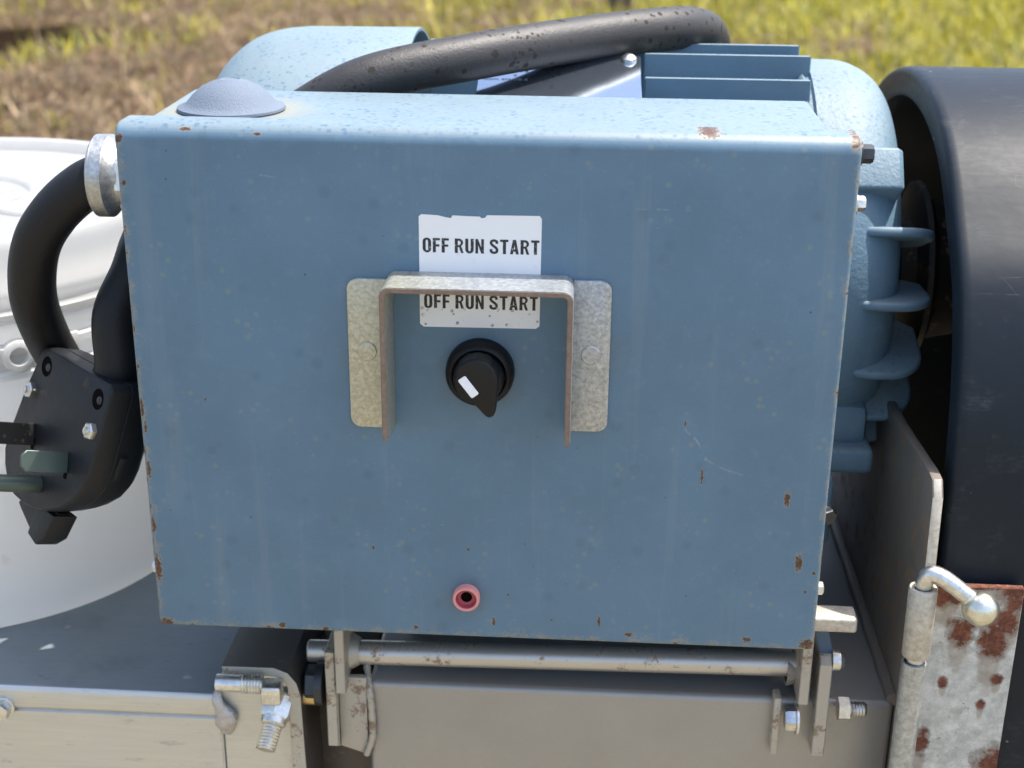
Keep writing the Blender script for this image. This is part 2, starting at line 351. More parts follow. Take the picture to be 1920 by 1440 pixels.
def frame(ax):
    a = V(ax).normalized(); h = V((0, 0, 1)) if abs(a.z) < .9 else V((1, 0, 0))
    u = a.cross(h).normalized(); return a, u, a.cross(u)
def lathe(bm, o, ax, prof, seg=40, a0=0.0):
    a, u, v = frame(ax); o = V(o); rings = []
    for (d, r) in prof:
        if r < 1e-5: rings.append([bm.verts.new(o + a * d)]); continue
        rings.append([bm.verts.new(o + a * d + (u * math.cos(a0 + t * 2 * math.pi / seg) + v * math.sin(a0 + t * 2 * math.pi / seg)) * r) for t in range(seg)])
    for A, B in zip(rings, rings[1:]):
        if len(A) == 1 and len(B) == 1: continue
        for i in range(seg):
            j = (i + 1) % seg
            if len(A) == 1: bm.faces.new((A[0], B[i], B[j]))
            elif len(B) == 1: bm.faces.new((A[i], B[0], A[j]))
            else: bm.faces.new((A[i], B[i], B[j], A[j]))
def sprof(P, n=5): return [(p.x, max(p.y, 0)) for p in smoothpath([(a, c, 0) for a, c in P], n)]
def smoothpath(pts, n=8):
    P = [V(p) for p in pts]; P = [P[0] * 2 - P[1]] + P + [P[-1] * 2 - P[-2]]; out = []
    for i in range(1, len(P) - 2):
        for k in range(n):
            t = k / n; a, b, c, d = P[i - 1:i + 3]
            out.append(.5 * ((2 * b) + (c - a) * t + (2 * a - 5 * b + 4 * c - d) * t * t + (3 * b - a - 3 * c + d) * t ** 3))
    out.append(P[-2]); return out
def tube(bm, path, r, seg=28, caps=True):
    up = None; rings = []
    n = len(path)
    for i, p in enumerate(path):
        t = (path[min(i + 1, n - 1)] - path[max(i - 1, 0)]).normalized()
        if up is None: up = frame(t)[1]
        up = (up - t * up.dot(t)).normalized(); s = t.cross(up)
        rr = r(i / (n - 1)) if callable(r) else r
        rings.append([bm.verts.new(p + (up * math.cos(k * 2 * math.pi / seg) + s * math.sin(k * 2 * math.pi / seg)) * rr) for k in range(seg)])
    for A, B in zip(rings, rings[1:]):
        for k in range(seg): bm.faces.new((A[k], B[k], B[(k + 1) % seg], A[(k + 1) % seg]))
    if caps: bm.faces.new(rings[0][::-1]); bm.faces.new(rings[-1])
def prism(bm, pts, o, A, B, N, d0, d1, bev=0, seg=2):
    b = bmesh.new(); o, A, B, N = V(o), V(A), V(B), V(N)
    f = b.faces.new([b.verts.new(o + A * p[0] + B * p[1] + N * d0) for p in pts])
    r = bmesh.ops.extrude_face_region(b, geom=[f])
    for v in r['geom']:
        if isinstance(v, bmesh.types.BMVert): v.co += N * (d1 - d0)
    if bev: bmesh.ops.bevel(b, geom=[e for e in b.edges if e.calc_face_angle(0) > .5], offset=bev, segments=seg, affect='EDGES', profile=.5)
    join(bm, b)
XA, YA, ZA = V((1, 0, 0)), V((0, 1, 0)), V((0, 0, 1))
def xz(bm, pts, y0, y1, bev=0, seg=2): prism(bm, pts, (0, 0, 0), XA, ZA, YA, y0, y1, bev, seg)
def yz(bm, pts, x0, x1, bev=0, seg=2): prism(bm, pts, (0, 0, 0), YA, ZA, XA, x0, x1, bev, seg)
def rrect(x0, x1, z0, z1, r, corners='abcd', n=5):
    out = []
    for nm, cx, cz, a in (('a', x0 + r, z0 + r, 180), ('b', x1 - r, z0 + r, 270), ('c', x1 - r, z1 - r, 0), ('d', x0 + r, z1 - r, 90)):
        if nm in corners: out += [(cx + r * math.cos(math.radians(a + 90 * k / n)), cz + r * math.sin(math.radians(a + 90 * k / n))) for k in range(n + 1)]
        else: out.append({'a': (x0, z0), 'b': (x1, z0), 'c': (x1, z1), 'd': (x0, z1)}[nm])
    return out
def hexhead(bm, o, ax, r, h, a0=0.2, washer=0):
    if washer: lathe(bm, o, ax, [(0, 0), (0, washer), (1.2, washer), (1.4, washer - .4), (1.4, 0)], 28)
    s = 1.4 if washer else 0
    lathe(bm, o, ax, [(s, 0), (s, r), (s + h * .8, r), (s + h, r * .86), (s + h, 0)], 6, a0)
def threads(o, r, L, pitch=1.5, start=0):
    pr = [(start, 0)]; d = start
    while d < start + L - .01:
        pr += [(d, r * .86), (d + pitch * .5, r)]; d += pitch
    pr += [(start + L, r * .86), (start + L + .8, r * .7), (start + L + .8, 0)]
    return pr
def text_mesh(name, body, mat, parent, o, A, B, width, height, weight=.0, gap=.15, N=None):
    cu = bpy.data.curves.new(name, 'FONT'); cu.body = body; cu.size = 1; cu.offset = weight; cu.extrude = 0; cu.resolution_u = 3; cu.space_character = 1.0 if len(body) < 12 else 1.16; cu.space_word = .9
    to = bpy.data.objects.new(name, cu); COL.objects.link(to)
    me = bpy.data.meshes.new_from_object(to.evaluated_get(bpy.context.evaluated_depsgraph_get()))
    bpy.data.objects.remove(to); bpy.data.curves.remove(cu)
    n = len(me.vertices); a = np.empty(n * 3); me.vertices.foreach_get('co', a); a = a.reshape(-1, 3)
    lo, hi = a.min(0), a.max(0); sx = width / (hi[0] - lo[0]); sy = height / (hi[1] - lo[1])
    A, B, o = V(A).normalized(), V(B).normalized(), V(o); N = N or A.cross(B); off = origin(parent)
    for v in me.vertices: v.co = (o + A * ((v.co.x - lo[0]) * sx) + B * ((v.co.y - lo[1]) * sy) + N * gap - off) * MM
    me.materials.clear(); me.materials.append(mat); me.name = name
    ob = bpy.data.objects.new(name, me); COL.objects.link(ob); ob.parent = parent
    return ob

def arc(cx, cy, rx, ry, a0, a1, n=8): return [(cx + rx * math.cos(math.radians(a0 + (a1 - a0) * k / n)), cy + ry * math.sin(math.radians(a0 + (a1 - a0) * k / n))) for k in range(n + 1)]
def stroke(path, th):
    P = [(p.x, p.y) for p in smoothpath([(a, c, 0) for a, c in path], 6)]; Lf, Rt = [], []
    for i, p in enumerate(P):
        a, c = P[max(i - 1, 0)], P[min(i + 1, len(P) - 1)]; tx, ty = c[0] - a[0], c[1] - a[1]; l = math.hypot(tx, ty)
        Lf.append((p[0] - ty / l * th / 2, p[1] + tx / l * th / 2)); Rt.append((p[0] + ty / l * th / 2, p[1] - tx / l * th / 2))
    return Lf + Rt[::-1]
w_, s_ = .54, .195
GL = {'O': [arc(w_ / 2, .74, w_ / 2, .28, 0, 180) + arc(w_ / 2, .26, w_ / 2, .28, 180, 360), arc(w_ / 2, .73, w_ / 2 - s_, .145, 0, 180) + arc(w_ / 2, .27, w_ / 2 - s_, .145, 180, 360)],
      'F': [[(0, 0), (s_, 0), (s_, .41), (.42, .41), (.42, .565), (s_, .565), (s_, .84), (.46, .84), (.46, 1), (0, 1)]],
      'T': [[(.18, 0), (.18 + s_, 0), (.18 + s_, .84), (.525, .84), (.525, 1), (0, 1), (0, .84), (.18, .84)]],
      'U': [[(0, 1)] + arc(w_ / 2, .27, w_ / 2, .29, 180, 360) + [(w_, 1), (w_ - s_, 1)] + arc(w_ / 2, .28, w_ / 2 - s_, .145, 360, 180) + [(s_, 1)]],
      'N': [[(0, 0), (0, 1), (.16, 1), (w_ - .17, .42), (w_ - .17, 1), (w_, 1), (w_, 0), (w_ - .17, 0), (.17, .58), (.17, 0)]],
      'A': [[(0, 0), (.18, 1), (.38, 1), (.56, 0), (.37, 0), (.34, .19), (.22, .19), (.19, 0)], [(.24, .34), (.32, .34), (.28, .66)]],
      'R': [[(0, 0), (0, 1), (.29, 1)] + arc(.27, .73, .265, .27, 90, -60) + [(.56, 0), (.385, 0), (.27, .41), (s_, .41), (s_, 0)], [(s_, .555), (.26, .555)] + arc(.26, .70, .115, .145, -70, 70) + [(.26, .845), (s_, .845)]],
      'S': [stroke([(.45, .70), (.43, .85), (.265, .925), (.10, .86), (.085, .71), (.20, .57), (.34, .46), (.45, .32), (.43, .14), (.265, .075), (.09, .15), (.075, .33)], s_ - .025)]}
def glyph_text(name, body, mat, parent, o, width, height, y):
    cu = bpy.data.curves.new(name, 'CURVE'); cu.dimensions = '2D'; cu.fill_mode = 'BOTH'; x = 0
    for ch in body:
        if ch == ' ': x += .27; continue
        for loop in GL[ch]:
            sp = cu.splines.new('POLY'); sp.points.add(len(loop) - 1); sp.use_cyclic_u = True
            for p, (a, c) in zip(sp.points, loop): p.co = (x + a, c, 0, 1)
        x += max(a for a, c in GL[ch][0]) + .105
    x -= .105
    to = bpy.data.objects.new(name, cu); COL.objects.link(to)
    me = bpy.data.meshes.new_from_object(to.evaluated_get(bpy.context.evaluated_depsgraph_get())); bpy.data.objects.remove(to); bpy.data.curves.remove(cu)
    off = origin(parent)
    for v in me.vertices: v.co = (V((o[0] + v.co.x * width / x, y, o[1] + v.co.y * height)) - off) * MM
    me.materials.clear(); me.materials.append(mat); me.name = name
    ob = bpy.data.objects.new(name, me); COL.objects.link(ob); ob.parent = parent
    return ob

# ---------------------------------------------------------------- ground and grass
GZ = -900
def ground_mat():
    g = NT('dry field soil')
    n = g.noise(.0012, 5, .65); f = g.noise(.02, 5, .7)
    c = g.mix(g.m('ADD', g.m('MULTIPLY', n, .5), g.m('MULTIPLY', f, .5)), (.10, .068, .040), (.34, .255, .145))
    bounce_yard = g.ss(g.m('ADD', g.y, g.m('MULTIPLY', n, 1500)), 3800, 2600)  # unseen pale ground round the machine, added for its bounce light
    c = g.mix(.45, c, (.05, .035, .02)); c = g.mix(bounce_yard, c, g.mix(f, (.24, .205, .14), (.40, .35, .25)))
    gr = g.m('MULTIPLY', g.ss(g.noise(.0008, 4, .6), .50, .60), g.m('SUBTRACT', 1, bounce_yard))
    c = g.mix(g.m('MULTIPLY', gr, .5), c, (.10, .11, .02))
    sp = g.spots([(-3800, 8350, 620, 800), (-3300, 8350, 420, 330), (-3650, 7250, 420, 450)], .004, .5, 'xy')
    c = g.mix(g.ss(sp, .0, .5), c, (.022, .015, .010))  # cast shadow streaks painted into the ground colour
    g.bump(f, .05, 1.0)
    return g.fin(c, .95, 0.0, Specular_IOR_Level=.0)
M['ground'] = ground_mat()
def ground():
    N = 64; xs = np.concatenate([-np.geomspace(300000, 8000, 8), np.linspace(-7000, 7000, 57), np.geomspace(8000, 300000, 8)])
    ys = np.concatenate([-np.geomspace(300000, 3000, 8), np.linspace(-2000, 18000, 61), np.geomspace(20000, 300000, 8)])
    rg = np.random.default_rng(3); vs_ = []
    for y in ys:
        for x in xs:
            z = 0 if abs(x) > 7000 or not -2000 < y < 18000 else rg.normal() * 18
            vs_.append((x * MM, y * MM, (GZ + z) * MM))
    nx = len(xs); fs = [(j * nx + i, j * nx + i + 1, (j + 1) * nx + i + 1, (j + 1) * nx + i) for j in range(len(ys) - 1) for i in range(nx - 1)]
    me = bpy.data.meshes.new('ground'); me.from_pydata(vs_, [], fs); me.materials.append(M['ground'])
    for p in me.polygons: p.use_smooth = True
    o = bpy.data.objects.new('ground', me); COL.objects.link(o); o['kind'] = 'structure'; o['label'] = 'dry grassy field behind the machine'
ground()
def grass():
    rg = np.random.default_rng(11)
    NC = 15000
    y = 3600 + 12500 * rg.random(NC) ** 1.15; x = (rg.random(NC) - .5) * 2 * (y * .46 + 900)
    # patchiness: smooth random fields
    def field(seed, L, oct=3):
        r = np.random.default_rng(seed); s = 0
        for k in range(oct):
            for q in range(5):
                th = r.random() * 6.28; ph = r.random() * 6.28; l = L / (1.9 ** k) * (.7 + .6 * r.random())
                s = s + np.sin((x * np.cos(th) + y * np.sin(th)) / l * 6.28 + ph) / (1.5 ** k)
        return s / 4.2
    green = field(1, 2600) * .9 + field(5, 900, 2) * .9 + np.clip((x + 150) / 2300, -1.1, .75) + (y - 8300) / 7000
    soil_shade = np.zeros(NC, bool)  # blades left out where the ground has painted shadow streaks
    for (cx, cy, rx, ry) in ((-3800, 8350, 620, 800), (-3300, 8350, 420, 330), (-3650, 7250, 420, 450)):
        soil_shade |= ((x - cx) / rx) ** 2 + ((y - cy) / ry) ** 2 < 1.1
    keep = ~soil_shade; x, y, green = x[keep], y[keep], green[keep]; NC = len(x)
    NB = 9; n = NC * NB
    bx = np.repeat(x, NB) + rg.normal(size=n) * 55; by = np.repeat(y, NB) + rg.normal(size=n) * 45; gg = np.repeat(green, NB) + rg.normal(size=n) * .45
    isg = gg > .12
    tall = rg.random(n) < .012
    L = np.where(tall, 260 + 160 * rg.random(n), np.where(isg, 90 + 150 * rg.random(n), 110 + 190 * rg.random(n))); wd = np.where(isg, 9 + 8 * rg.random(n), 7 + 7 * rg.random(n))
    lean = np.where(isg, .5 + .85 * rg.random(n), 1.05 + .48 * rg.random(n)); lean = np.where(tall, .1 + .5 * rg.random(n), lean); wd = np.where(tall, wd * .75, wd); th = rg.random(n) * 6.28
    dx, dy = np.cos(th), np.sin(th); px, py = -dy, dx
    P = np.zeros((n, 5, 3))
    z0 = GZ - 12 + rg.random(n) * 14
    for k, (t, ww) in enumerate(((0, 1), (.55, .8), (1, 0))):
        h = L * t * np.cos(lean * (.6 + .5 * t)); r = L * t * np.sin(lean * (.6 + .5 * t))
        cx_, cy_ = bx + dx * r, by + dy * r
        for s, sgn in ((0, 1), (1, -1)):
            if k == 2 and s == 1: continue
            i = k * 2 + s; P[:, i, 0] = cx_ + px * wd * ww * .5 * sgn; P[:, i, 1] = cy_ + py * wd * ww * .5 * sgn; P[:, i, 2] = z0 + h
    me = bpy.data.meshes.new('grass'); me.vertices.add(n * 5); me.vertices.foreach_set('co', (P * MM).ravel())
    base = np.arange(n)[:, None] * 5
    loops = np.concatenate([base + [0, 1, 3, 2], base + [2, 3, 4]], 1).ravel()
    me.loops.add(n * 7); me.loops.foreach_set('vertex_index', loops)
    st = (np.arange(n)[:, None] * 7 + [0, 4]).ravel(); tot = np.tile([4, 3], n)
    me.polygons.add(n * 2); me.polygons.foreach_set('loop_start', st); me.polygons.foreach_set('loop_total', tot)
    me.update()
    straw = np.array([[.27, .19, .085], [.16, .10, .040], [.40, .30, .18], [.075, .045, .02], [.24, .145, .085]])[rg.integers(0, 5, n)]
    grn = np.array([[.33, .31, .010], [.40, .35, .02], [.16, .18, .008], [.40, .34, .06]])[rg.integers(0, 4, n)]
    tone = np.repeat(rg.random(NC) ** 1.3, NB)[:, None]
    c = np.where(isg[:, None], grn, straw) * (.45 + .95 * tone) * (.8 + .4 * rg.random((n, 1)))
    ca = np.ones((n, 5, 4)); ca[:, :, :3] = c[:, None, :]
    at = me.color_attributes.new('tone', 'FLOAT_COLOR', 'POINT'); at.data.foreach_set('color', ca.ravel())
    g = NT('grass blades'); a = g.n.new('ShaderNodeAttribute'); a.attribute_name = 'tone'
    me.materials.append(g.fin(a.outputs[0], .6, 0.0))
    tr = g.n.new('ShaderNodeBsdfTranslucent'); mx = g.n.new('ShaderNodeMixShader'); mx.inputs[0].default_value = .3
    g.t.links.new(a.outputs[0], tr.inputs[0]); g.t.links.new(g.b.outputs[0], mx.inputs[1]); g.t.links.new(tr.outputs[0], mx.inputs[2])
    g.t.links.new(mx.outputs[0], g.n['Material Output'].inputs[0])
    o = bpy.data.objects.new('grass', me); COL.objects.link(o); o['kind'] = 'stuff'; o['label'] = 'mixed straw and yellow green grass of the field'; o['category'] = 'grass'
grass()
t = thing('wooden_post', 'dark weathered post standing in the grass beyond the black hose', 'post', (190, 9850, GZ))
b = bmesh.new(); lathe(b, (165, 9850, GZ - 60), (.02, 0, 1), [(0, 0), (0, 60), (500, 56), (1150, 50), (1165, 40), (1165, 0)], 10); obj('post_shaft', b, M['wood'], t)
b = bmesh.new(); lathe(b, (252, 9890, GZ - 60), (-.01, 0, 1), [(0, 0), (0, 42), (600, 40), (1120, 36), (1130, 0)], 10); obj('post_shaft', b, M['wood'], t)

# ---------------------------------------------------------------- aluminium frame and steel base
t = thing('aluminium_beam', 'grey aluminium beam with a welded end under the white pail', 'beam', (-420, 270, -900))
AL = t
b = bmesh.new(); box(b, -760, -143.5, 30, 520, -75, -60, 3.2, 3); o = obj('top_plate', b, [M['alu'], M['alu_shaded']], t)
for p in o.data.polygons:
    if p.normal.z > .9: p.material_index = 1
b = bmesh.new(); box(b, -760, -143.5, 31.6, 90, -175, -75.4, 1.2, 1); obj('front_web', b, M['alu'], t)
b = bmesh.new(); box(b, -143.3, -104.5, 33, 39, -175, -58, .8, 1); obj('end_plate', b, M['alu'], t)
b = bmesh.new()
rw = random.Random(4)
pth = [V((-144.5, 80, -59.5)), V((-144, 60, -59.4)), V((-143.8, 44, -59.5)), V((-143.5, 33, -60)), V((-143.4, 28.6, -64)), V((-142.5, 28.4, -70)), V((-140.5, 28.8, -76)), V((-139, 30, -80)), V((-141, 31, -84))]
pp = smoothpath(pth, 6); tube(b, pp, lambda s: (2.3 + 3.4 * math.exp(-((s - .74) / .2) ** 2)) * (1 + .035 * math.sin(s * 120)), 18); 
for v in b.verts:
    v.co.y = 33 + (v.co.y - 33) * (.62 if v.co.y < 33 else 1); v.co.x += 1.3 * math.sin(v.co.z * .33); v.co += V((rw.uniform(-.18, .18), rw.uniform(-.12, .12), rw.uniform(-.18, .18)))
obj('weld_bead', b, M['weld'], t)
b = bmesh.new(); hexhead(b, (-262.5, 30, -73), (0, -1, 0), 5.4, 5.5, .3, 6.2); obj('bolt_head', b, M['zinc'], t)
for lx in (-700, -250):
    b = bmesh.new(); box(b, lx, lx + 60, 430, 490, -900, -76, 3); obj('leg', b, M['alu'], t)

t = thing('steel_base', 'grey steel box base below the blue control box', 'machine base', (75, 230, -900))
b = bmesh.new(); box(b, -64.4, 214, 38, 430, -200, -53, 3.4, 4); obj('housing', b, M['steel'], t)
b = bmesh.new(); box(b, -103, -64.8, 68, 430, -200, -56, 2, 2); obj('side_channel', b, M['hot'], t)
for (lx, ly) in ((-55, 60), (150, 60), (-55, 370), (150, 370)):
    b = bmesh.new(); box(b, lx, lx + 50, ly, ly + 50, -900, -201, 3); obj('leg', b, M['steel'], t)

t = thing('angle_bracket', 'rust edged steel angle bracket left of the pivot rod', 'bracket', (-118, 50, -101))
out = [(-139.8, -39.6), (-138.9, -44.2)]
out += [(-112, -44.6), (-107.6, -46.4), (-105.2, -51)] + [(-104.3, -150), (-96.2, -150)] + [(-98.6, -56), (-100.4, -48.5), (-104.8, -42.4), (-112, -39.4)]
b = bmesh.new(); xz(b, out, 26, 96, .5, 1); o = obj('angle', b, [M['hot'], M['tan_edge']], t, 30)
for p in o.data.polygons:
    if abs(p.normal.y) > .6: p.material_index = 1

t = thing('elbow_fitting', 'zinc plated threaded elbow fitting under the angle bracket', 'fitting', (-113, 30, -60))
b = bmesh.new(); lathe(b, (-141, 20, -45.4), (1, 0, 0), [(0, 0), (0, 4.6), (13.6, 4.6), (13.6, 0)], 24); obj('plain_shank', b, M['zinc'], t)
b = bmesh.new(); lathe(b, (-127.4, 20, -45.4), (1, 0, 0), threads(0, 5.3, 10.2, 1.6), 24); obj('thread', b, M['zinc'], t)
b = bmesh.new(); box(b, -117.2, -106.6, 15, 26, -55.5, -44.4, 1.6, 3); obj('elbow_block', b, M['zinc'], t)
t = thing('nut_and_stud', 'zinc nut on a threaded stud below the elbow fitting', 'nut', (-114, 30, -68))
AX = V((-.13, -.80, -.58)).normalized(); O = V((-110.5, 32, -60.5))
b = bmesh.new(); lathe(b, O, AX, [(0, 0), (0, 9.2), (1.6, 9.4), (2.4, 8.6), (2.4, 0)], 32); obj('washer', b, M['zinc'], t)
b = bmesh.new(); lathe(b, O + AX * 2.2, AX, [(0, 0), (0, 8.4), (9, 8.4), (10.4, 7.4), (10.4, 0)], 6, .35); lathe(b, O + AX * 12, AX, [(0, 0), (0, 7.0), (3.6, 6.6), (4.4, 5.6), (4.4, 0)], 32); obj('lock_nut', b, M['zinc'], t)
b = bmesh.new(); lathe(b, O + AX * 15, AX, threads(0, 5.4, 14, 1.7), 28); obj('stud', b, M['zinc'], t)

# pivot bracket under the control box
t = thing('pivot_bracket', 'steel pivot rod and rusty side plates under the blue box', 'bracket', (35, 40, -60))
b = bmesh.new(); lathe(b, (-98, 48, -41.5), (261.5, 0, 4), [(0, 0), (0, 5.2), (.8, 6.1), (13, 6.1), (13.2, 6.6), (261, 6.6), (261, 0)], 28); obj('pivot_rod', b, M['rod'], t)
def plate_yz(name, pts, x0, x1, mat, parent, bev=.5):
    b = bmesh.new(); yz(b, pts, x0, x1, bev, 1); return obj(name, b, mat, parent)
SD = [M['bracket'], M['edge']]
o = plate_yz('side_plate', [(30, -31), (62, -31), (62, -96), (40, -96), (30, -89)], -85.6, -80.4, M['tan_edge'], t); o['label'] = 'rust edged left side plate'
plate_yz('side_plate', [(26, 2), (58, 2), (58, -48), (30, -55), (26, -53)], -79.4, -74.4, M['bracket'], t)
plate_yz('side_plate', [(26, 2), (58, 2), (58, -48), (30, -50), (26, -48)], 161.8, 167, M['bracket'], t)
plate_yz('side_plate', [(26, -24), (31, -21), (62, -21), (62, -82), (26, -79)], 171.2, 177.6, M['bracket'], t)
b = bmesh.new(); xz(b, [(-80.2, -50), (-80.2, -94), (-67, -98.5), (-64.8, -93), (-64.8, -50)], 37, 41, 1.2, 2); obj('gusset_web', b, M['bracket'], t)
b = bmesh.new(); tube(b, smoothpath([(-66, 46, -48), (-63.5, 37.5, -56), (-62.4, 36, -70), (-62.4, 36, -86), (-66, 36, -98)], 8), lambda s: 1.9 + .2 * math.sin(s * 60), 10); obj('weld_bead', b, M['bracket'], t)
b = bmesh.new(); box(b, 150.6, 154.4, 32, 42, -84, -49, .9); obj('stop_strip', b, M['tan_edge'], t)
for (wx, rr) in ((-72.5, 10), (160.5, 9)):
    b = bmesh.new(); lathe(b, (wx - 3, 48, -40.5), (1, 0, 0), [(0, 7), (0, rr), (2.5, rr - .6), (6, 7.2), (6, 6.4)], 24); obj('weld_collar', b, M['bracket'], t)
b = bmesh.new(); lathe(b, (-97.6, 38, -55), (1, 0, 0), [(0, 0), (0, 9), (1, 10), (6.6, 10), (7.2, 9.4), (7.2, 0)], 6, .1); lathe(b, (-91.6, 38, -55), (1, 0, 0), [(0, 0), (0, 12), (4, 12), (4, 0)], 28); obj('bolt_head', b, M['dark_bolt'], t)
b = bmesh.new(); lathe(b, (-98.4, 35.5, -62), (1, 0, 0), [(0, 0), (0, 4.6), (6, 4.6), (6, 0)], 20); obj('brass_bush', b, M['brass'], t)
b = bmesh.new(); hexhead(b, (163, 30, -59.5), (-1, 0, 0), 6.2, 5.4, .2, 8.2); obj('bolt_head', b, M['zinc'], t)
b = bmesh.new(); lathe(b, (183, 30, -52), (1, 0, 0), [(0, 0), (0, 6.4), (5.6, 6.4), (5.6, 0)], 6, .3); lathe(b, (188, 30, -52), (1, 0, 0), threads(0, 4.2, 9, 1.5), 20); obj('nut', b, M['zinc'], t)
b = bmesh.new(); lathe(b, (177.6, 31, -23.5), (1, 0, 0), [(0, 0), (0, 5.4), (4, 5.2), (6, 3.6), (6.8, 0)], 24); obj('bolt_head', b, M['zinc'], t)

# gusset side plate, guard, hinge
t = thing('gusset_plate', 'brown stained steel side plate between the motor and the black guard', 'plate', (217, 150, -200))
b = bmesh.new(); yz(b, [(19, -190), (16, 35), (19, 76), (24, 83.5), (34, 84), (108, 78), (200, 78), (330, 70), (330, -190)], 214.6, 220, .9, 2); o = obj('side_sheet', b, [M['gusset'], M['tube']], t)
for p in o.data.polygons:
    if p.normal.y < -.8: p.material_index = 1
b = bmesh.new(); tube(b, smoothpath([(213.2, 40, -52), (213.2, 120, -51.5), (213.2, 250, -51.5)], 14), lambda s: 3.6 + .3 * math.sin(s * 150), 10); obj('weld_bead', b, M['gusset'], t)

OUT = [(24, -190), (25, -60), (25, 28), (33, 107), (54, 164), (84, 197), (123, 228), (172, 245), (229, 248), (285, 236), (330, 212), (365, 170), (386, 107), (393, 28), (393, -190)]
def offset_prof(P, d):
    o_ = []
    for i, p in enumerate(P):
        a, c = P[max(i - 1, 0)], P[min(i + 1, len(P) - 1)]
        tx, ty = c[0] - a[0], c[1] - a[1]; l = math.hypot(tx, ty); o_.append((p[0] + ty / l * d, p[1] - tx / l * d))
    return o_
sm = [(p.x, p.y) for p in smoothpath([(a, c, 0) for a, c in OUT], 6)]
t = thing('belt_guard', 'black plastic arched belt guard right of the blue motor', 'machine guard', (380, 210, -190))
b = bmesh.new(); rows = []
for (x, d) in ((239, 17), (227, 17), (225.4, 15.6), (225, 14), (225, 4), (225.6, 1.6), (227.5, .4), (231, 0), (560, 0)):
    rows.append([b.verts.new((x, p[0], p[1])) for p in offset_prof(sm, d)])
for A, B in zip(rows, rows[1:]):
    for i in range(len(A) - 1): b.faces.new((A[i], A[i + 1], B[i + 1], B[i]))
obj('shell', b, M['guard'], t, 60)
b = bmesh.new(); ins = offset_prof(sm, 17.5); rows = [[b.verts.new((x, p[0], p[1])) for p in ins] for x in (238, 330)]
for A, B in zip(rows, rows[1:]):
    for i in range(len(A) - 1): b.faces.new((A[i], A[i + 1], B[i + 1], B[i]))
f = b.faces.new(rows[1]); obj('liner', b, M['guard'], t, 60)

t = thing('drive_pulley', 'dirty grooved drive pulley half hidden inside the black guard', 'pulley', (245, 212, 148))
b = bmesh.new(); lathe(b, (235, 216, 132), (1, 0, 0), [(0, 16), (0, 49), (1, 51.5), (4, 52), (9, 42), (16, 40), (27, 38), (27, 16)], 56); obj('rim', b, M['pulley'], t)
b = bmesh.new(); lathe(b, (214, 216, 134), (1, 0, 0), [(0, 0), (0, 14), (12, 14), (12, 26), (44, 26), (44, 0)], 32); obj('hub', b, M['pulley'], t)

t = thing('hinge_leaf', 'rust blotched galvanised hinge plate at the lower right', 'hinge plate', (240, 18, -150))
b = bmesh.new(); xz(b, rrect(219, 264, -170, 30, 1, 'c'), 16.4, 20, .5, 1); obj('leaf', b, M['leaf'], t)
b = bmesh.new(); lathe(b, (214.2, 10, -170), (-.004, 0, 1), [(0, 4.6), (0, 6.0), (160.4, 6.0), (160.6, 5.6), (160.6, 4.8), (120, 4.8)], 32); box(b, 214.2, 219.2, 14.2, 17.4, -168, -11, .6); obj('knuckle', b, M['knuckle'], t)
t = thing('hinge_sleeve', 'pale steel hinge sleeve welded above the galvanised plate', 'hinge sleeve', (214, 10, -6))
b = bmesh.new(); lathe(b, (213.9, 10, -5.8), (-.01, 0, 1), [(26, 5.0), (0, 5.0), (0, 6.4), (.6, 6.8), (37.4, 6.9), (38.2, 6.4), (38.2, 5.0), (26, 5.0)], 32); obj('sleeve', b, M['tube'], t)
t = thing('hinge_pin', 'bent zinc hinge pin ending in a shiny ball', 'hinge pin', (214, 10, -20))
b = bmesh.new(); tube(b, smoothpath([(214, 10, -20), (213.8, 10, 10), (213.6, 10, 30), (214.0, 9.4, 37), (216.5, 8, 40.6), (221.5, 6, 39.6), (229, 3.4, 35), (234.4, 1.6, 31.4)], 7), 4.3, 20); obj('rod', b, M['zinc'], t)
b = bmesh.new(); lathe(b, (232.4, 2.3, 32.8), (.76, -.25, -.6), [(0, 0), (0, 4.8), (3.4, 5.0), (3.4, 0)], 20); bmesh.ops.create_uvsphere(b, u_segments=28, v_segments=16, radius=8.8, matrix=Matrix.Translation((238.9, 0, 27.4))); obj('ball', b, M['zinc_yellow'], t)

# ---------------------------------------------------------------- white pail
PX, PY = -350, 215
t = thing('white_pail', 'white plastic pail with a snap lid behind the black plug', 'pail', (PX, PY, -60))
b = bmesh.new(); lathe(b, (PX, PY, -60), ZA, [(0, 0), (0, 140), (1.2, 144), (4, 146), (12, 146.5), (110, 147), (152, 147.8), (152.5, 151.5), (156, 152), (158, 148.2), (166, 148.4), (167, 152), (171, 152.4), (172.5, 148.6), (180, 148.8), (181, 152.2), (184.5, 152.4), (186, 148.8), (196, 147)], 120); obj('pail_body', b, M['pail'], t, 50)
b = bmesh.new(); lathe(b, (PX, PY, 126), ZA, [(1.5, 149.2), (0, 150), (0, 153.4), (4, 154), (6, 151.6), (10, 151.2), (13, 153.2), (17, 153), (20, 149.8), (30, 148.6), (37, 147), (41.5, 145.6), (43, 143.6), (42.6, 141.6), (41, 140.6), (34.6, 139.4), (33.4, 137), (33.2, 130), (34.4, 122), (34.6, 60), (37.6, 58.6), (38.2, 57), (37.4, 55), (34.4, 53.6), (34.2, 0)], 120); ld = obj('lid', b, M['pail_lid'], t, 50)
b = bmesh.new()   # spout cap ring left of the cable loop
lathe(b, (-282, 205, 160.4), ZA, [(0, 27), (2.4, 26.4), (3.2, 25), (2.4, 23.6), (0, 23)], 40); obj('lid_ring', b, M['pail_lid'], ld, 50)
